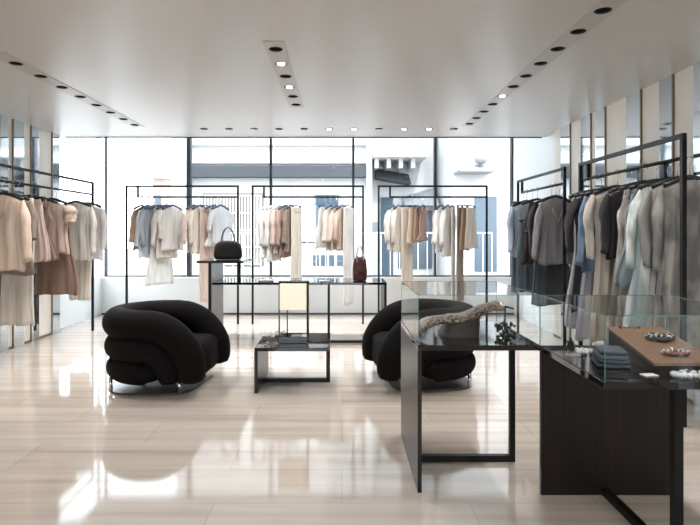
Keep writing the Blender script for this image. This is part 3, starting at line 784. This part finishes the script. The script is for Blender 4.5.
for i in range(26):
    q = random.Random(i); bm_ball(bm, (q.uniform(-.06, .05), q.uniform(-.03, .03), q.uniform(.012, .07)), q.uniform(.007, .013), seg=8)
obj('bead_cluster', bm, M['darkbead'], s, True)

# contents of case B
zt = .78
bd = thing('jewellery_board', 'sloping tan suede jewellery board in the right display case', 'jewellery board', (1.47, 2.555, zt))
# slanted board: front edge low/near, back edge high
bm = bmesh.new()
A_ = [(-.15, -.225, .045), (.14, -.225, .045), (.14, .225, .12), (-.13, .225, .12)]
fr_, bl_ = Vector(A_[0]), Vector(A_[3])
up_ = [bm.verts.new(p) for p in A_]; dn_ = [bm.verts.new((p[0], p[1], p[2] - .012)) for p in A_]
bm.faces.new(up_); bm.faces.new(dn_[::-1])
for k in range(4): bm.faces.new((up_[k], up_[(k + 1) % 4], dn_[(k + 1) % 4], dn_[k]))
obj('suede_top', bm, M['board'], bd)
bm = bmesh.new()
B1 = [(-.145, -.22, 0), (.135, -.22, 0), (.135, .22, 0), (-.125, .22, 0)]
T1 = [(p[0], p[1], q[2] - .0125) for p, q in zip(B1, A_)]
b0 = [bm.verts.new(p) for p in B1]; b1 = [bm.verts.new(p) for p in T1]
bm.faces.new(b0[::-1]); bm.faces.new(b1)
for k in range(4): bm.faces.new((b0[k], b0[(k + 1) % 4], b1[(k + 1) % 4], b1[k]))
obj('wedge_base', bm, M['black'], bd)
sl_ = math.atan2(.075, .45)
def onb(x, y): return (1.47 + x, 2.555 + y, zt + .045 + .075 * (y + .225) / .45 + .001)
chain_bracelet('dark bead necklace with crystals on the tan board, rear one', onb(.035, .05), .062, .038, M['darkbead'], 26, .009, m2=M['crystal'], tilt=sl_, name='necklace')
chain_bracelet('copper red bead necklace with crystals on the tan board, front one', onb(.0, -.13), .055, .032, M['redbead'], 24, .008, m2=M['crystal'], tilt=sl_, name='necklace')
chain_bracelet('row of tiny dark stones at the top of the tan board', onb(-.03, .20), .05, .008, M['darkbead'], 12, .004, tilt=sl_, name='brooch')
chain_bracelet('chunky crystal necklace lying before the tan board', (1.45, 2.27, zt), .085, .03, M['crystal'], 26, .011, m2=M['darkbead'], name='necklace')
p = thing('folded_scarf', 'folded navy scarf left of the tan jewellery board', 'scarf', (1.215, 2.49, zt), R(-14))
for i in range(4):
    bm = bmesh.new(); bm_box(bm, -.07 + .004 * i, .065 - .004 * i, -.085, .08 - .006 * i, .002 + i * .019, .019 + i * .019, .006); obj('fold', bm, M['navycloth'] if i != 2 else mat('scarf_stripe', (.09, .12, .16), .6), p, True)
chain_bracelet('white crystal bracelet at the left glass wall of the right display case', (1.20, 2.72, zt), .04, .03, M['crystal'], 16, .010, m2=M['card'])
o = box('perfume_bottle', M['darkbead'], -.014, .014, -.01, .01, 0, .05, None, .003); o.location = (1.155, 2.78, zt)
tag(o, 'tiny dark bottle standing behind the white crystal bracelet', 'bottle')
bm = bmesh.new(); bm_cyl(bm, (0, 0, .05), .007, .014, 12); obj('cap', bm, M['black'], o)
o = box('price_card', M['card'], -.03, .03, -.02, .02, 0, .003); o.location = (1.285, 2.30, zt + .001); o.rotation_euler = (0, 0, R(10))
tag(o, 'small blank white card lying at the foot of the tan board', 'card')
o = box('price_card', M['greyfab'], -.035, .035, -.025, .025, 0, .006); o.location = (1.12, 2.66, zt + .001); o.rotation_euler = (0, 0, R(20))
tag(o, 'grey card holder between crystal bracelet and navy scarf', 'card holder')

# ------------------------------------------------------------------ outside
O = {}
O['wall'] = noise_mix(mat('white_stucco', rough=.8), (.43, .43, .43), (.46, .46, .46), (1, 1, 1), 2, 4)
O['ledge'] = mat('stone_ledge', (.48, .48, .48), .8)
O['dark'] = mat('slate_awning', (.03, .036, .042), .8)
O['pink'] = mat('terracotta_render', (.36, .25, .21), .8)
O['win'] = mat('street_window_glass', (.05, .075, .10), .15, spec=.5)
O['lat'] = mat('bronze_shutter', (.16, .14, .11), .6)
O['road'] = noise_mix(mat('street_paving', rough=.8), (.30, .30, .30), (.36, .36, .36), (1, 1, 1), 3, 4)
O['rail'] = mat('white_railing', (.85, .85, .86), .4)
O['grey'] = mat('grey_canopy', (.2, .21, .22), .5)
struct(box('ground', O['road'], -30, 30, -30, 45, -.25, -.02))
DO = 16.0
def ox(px): return (px - 342) * DO / F
def oz(py): return CZ + (232 - py) * DO / F
b = thing('building', 'white building across the street with slate fascia and latticed shutter', 'building', (ox(278), DO, -.02))
bx, bz = ox(278), .02
def ob(n, m, px0, px1, py0, py1, y0, y1, par=None, top=None, D=DO):
    par = par or b
    return box(n, m, ox(px0) - par.location.x, ox(px1) - par.location.x, y0, y1, oz(py0) - par.location.z, (oz(py1) if top is None else top) - par.location.z, par)
ob('wall', O['wall'], 176, 366, 312, 0, 0, 4, top=8.5)
ob('fascia', O['dark'], 190, 366, 178, 167, -.35, 0)
for yy in (164, 146): ob('ledge', O['ledge'], 190, 366, yy, yy - 2, -.18, 0)
sh = ob('shutter_frame', O['lat'], 203, 264, 266, 193, -.06, 0)
bm = bmesh.new()
for k in range(19):
    xx = ox(206) + (ox(261) - ox(206)) * k / 18 - bx
    bm_box(bm, xx - .022, xx + .022, -.10, -.06, oz(264) + bz, oz(195) + bz)
for k in range(5):
    zz = oz(264) + (oz(196) - oz(264)) * k / 4 + bz
    bm_box(bm, ox(205) - bx, ox(262) - bx, -.12, -.10, zz - .02, zz + .02)
obj('lattice', bm, O['wall'], b)
ob('window', O['win'], 316, 338, 228, 195, -.03, 0)
ob('window_frame', O['grey'], 314, 316, 230, 193, -.06, 0); ob('window_frame', O['grey'], 338, 340, 230, 193, -.06, 0)
for k in range(5): ob('vent_window', O['win'], 313 + k * 8, 319 + k * 8, 266, 255, -.03, 0)
ob('name_strip', O['dark'], 300, 322, 243, 241.5, -.03, 0)
ob('pilaster', O['ledge'], 176, 190, 312, 165, -.5, 0, top=4.6)
ob('pilaster', O['ledge'], 366, 371.5, 312, 0, -.3, .5, top=8.5)
# building 2 : with balcony
b2 = thing('building', 'white corner building with balcony, dark awning and grey canopy', 'building', (ox(408), DO + .6, -.02))
ob('wall', O['wall'], 372, 437, 312, 0, 0, 4, b2, top=8.5)
ob('meter_box', O['grey'], 373, 379, 231, 222, -.1, 0, b2)
ob('balcony_slab', O['ledge'], 372, 424, 160, 152, -1.3, 0, b2)
for px in (374, 386, 398, 410): ob('corbel', O['ledge'], px, px + 4, 169, 160, -.9, 0, b2)
bm = bmesh.new()
for k in range(15):
    xx = ox(373) + (ox(423) - ox(373)) * k / 14 - b2.location.x; bm_box(bm, xx - .012, xx + .012, -1.28, -1.25, oz(152) + bz, oz(130) + bz)
bm_box(bm, ox(372) - b2.location.x, ox(424) - b2.location.x, -1.29, -1.24, oz(131) + bz, oz(129) + bz)
obj('balcony_railing', bm, O['grey'], b2)
bm = bmesh.new()   # slanted awning
xa, xb_ = ox(376) - b2.location.x, ox(411) - b2.location.x
v = [bm.verts.new(p) for p in ((xa, 0, oz(166) + bz), (xb_, 0, oz(172) + bz), (xb_, -.7, oz(184) + bz), (xa, -.7, oz(178) + bz), (xa, 0, oz(178) + bz), (xb_, 0, oz(184) + bz))]
for f in ((0, 1, 2, 3), (3, 2, 5, 4), (0, 3, 4), (1, 5, 2), (0, 4, 5, 1)): bm.faces.new([v[i] for i in f])
obj('awning', bm, O['dark'], b2)
ob('door', O['win'], 382, 395, 300, 196, -.05, 0, b2)
ob('shop_window', O['win'], 400, 435, 270, 210, -.05, 0, b2)
bm = bmesh.new()
xa, xb_ = ox(404) - b2.location.x, ox(437) - b2.location.x
v = [bm.verts.new(p) for p in ((xa, -1.0, oz(206) + bz), (xb_, -1.0, oz(206) + bz), (xb_, 0, oz(186) + bz), (xa, 0, oz(196) + bz), (xa, 0, oz(206) + bz), (xb_, 0, oz(206) + bz))]
for f in ((0, 1, 2, 3), (0, 4, 5, 1), (0, 3, 4), (1, 5, 2), (3, 2, 5, 4)): bm.faces.new([v[i] for i in f])
obj('canopy', bm, O['grey'], b2)
# building 3
b3 = thing('building', 'bright white building seen through the rightmost window pane', 'building', (ox(490), DO - 1.5, -.02))
ob('wall', O['wall'], 442, 640, 312, 0, 0, 4, b3, top=8.5)
for yy in (262, 245, 228, 210, 192, 174, 156, 140): ob('ledge', O['ledge'], 480, 640, yy, yy - .8, -.03, 0, b3)
ob('awning', O['grey'], 443, 474, 180, 178, -.8, 0, b3)
ob('shop_window', O['win'], 462, 482, 268, 200, -.04, 0, b3)
lw = thing('wall_lantern', 'round globe wall lantern on the bright white building', 'street light', (ox(466.5), DO - 1.5, oz(166)))
box('bracket', O['grey'], -.12, .12, -.06, 0, -.2, -.16, lw)
bm = bmesh.new(); bm_ball(bm, (0, -.2, 0), .17, seg=16); obj('globe', bm, O['grey'], lw, True)
tube('arm', O['grey'], [(0, -.04, -.18), (0, -.2, -.15)], .02, lw)
# left
b4 = thing('building', 'terracotta building far down the street on the left', 'building', (ox(158) * 1.5, 24, -.02))
def far(px): return (px - 342) * 24 / F
box('wall', O['pink'], far(153) - b4.location.x, far(165) - b4.location.x, 0, 3, 0, CZ + (232 - 178) * 24 / F, b4)
box('roof', O['ledge'], far(151) - b4.location.x, far(167) - b4.location.x, -.2, 3.2, CZ + 54 * 24 / F, CZ + 57 * 24 / F, b4)
box('window', O['win'], -.12, .12, -.03, 0, 2.2, 3.0, b4)
# white railing just outside the window
rl_ = thing('street_railing', 'white street railing just outside the shop window', 'railing', (0, 11.0, -.02))
for z in (1.38, .52): tube('rail', O['rail'], [(-3.1, 0, z), (3.0, 0, z)], .016, rl_)
for k in range(34):
    x = -3.1 + k * 6.1 / 33
    tube('baluster', O['rail'], [(x, 0, 0), (x, 0, 1.38)], .008 if k % 6 else .02, rl_, 6)

# ------------------------------------------------------------------ light
w = bpy.data.worlds.new('World'); scn.world = w; w.use_nodes = True
bg = w.node_tree.nodes['Background']
bg.inputs[0].default_value = (.88, .94, 1, 1); bg.inputs[1].default_value = 6.0
def light(name, typ, loc, energy, col=(1, 1, 1), rot=(0, 0, 0), **k):
    l = bpy.data.lights.new(name, typ); l.energy = energy; l.color = col
    for a, v in k.items(): setattr(l, a, v)
    o = bpy.data.objects.new(name, l); COL.objects.link(o); o.location = loc; o.rotation_euler = rot; return o
light('sun', 'SUN', (0, 0, 10), 2.0, (1, .96, .9), (R(48), 0, R(12)), angle=.01)
for (x, y) in wrow:
    light('downlight_or_fill_beam', 'SPOT', (x, y, CEIL - .01), 44, (1, .97, .94), (R(12), 0, 0), spot_size=R(135), spot_blend=1, shadow_soft_size=.045)
for (x, y) in left + mid + right:
    light('downlight_or_fill_beam', 'SPOT', (x, y, CEIL - .01), 38 if x < -2 else (17 if x < 1 else 27), (1, .96, .92), (0, 0, 0), spot_size=R(125), spot_blend=1, shadow_soft_size=.045)
for y in (-2.5, -1, .5, 2.0):  # added fill spots, unseen overhead and behind the camera, without fittings
    for x in (-2.585, -.484, 1.575):
        light('downlight_or_fill_beam', 'SPOT', (x, y, CEIL - .01), 40, (1, .96, .92), (0, 0, 0), spot_size=R(140), spot_blend=1, shadow_soft_size=.05)

# ------------------------------------------------------------------ camera
cam = bpy.data.cameras.new('camera'); co = bpy.data.objects.new('camera', cam); COL.objects.link(co)
co.location = (0, 0, CZ); co.rotation_euler = (R(90), 0, 0)
cam.sensor_width = 36; cam.lens = 36 * F / 700
cam.shift_x = 8 / 700; cam.shift_y = -30.5 / 700
cam.clip_start = .05; cam.clip_end = 200
scn.camera = co
vs = scn.view_settings
vs.view_transform = 'Standard'; vs.look = 'None'; vs.gamma = 1; vs.exposure = .36; vs.use_curve_mapping = False
scn.cycles.max_bounces = 10; scn.cycles.transparent_max_bounces = 24; scn.cycles.diffuse_bounces = 6; scn.cycles.glossy_bounces = 6
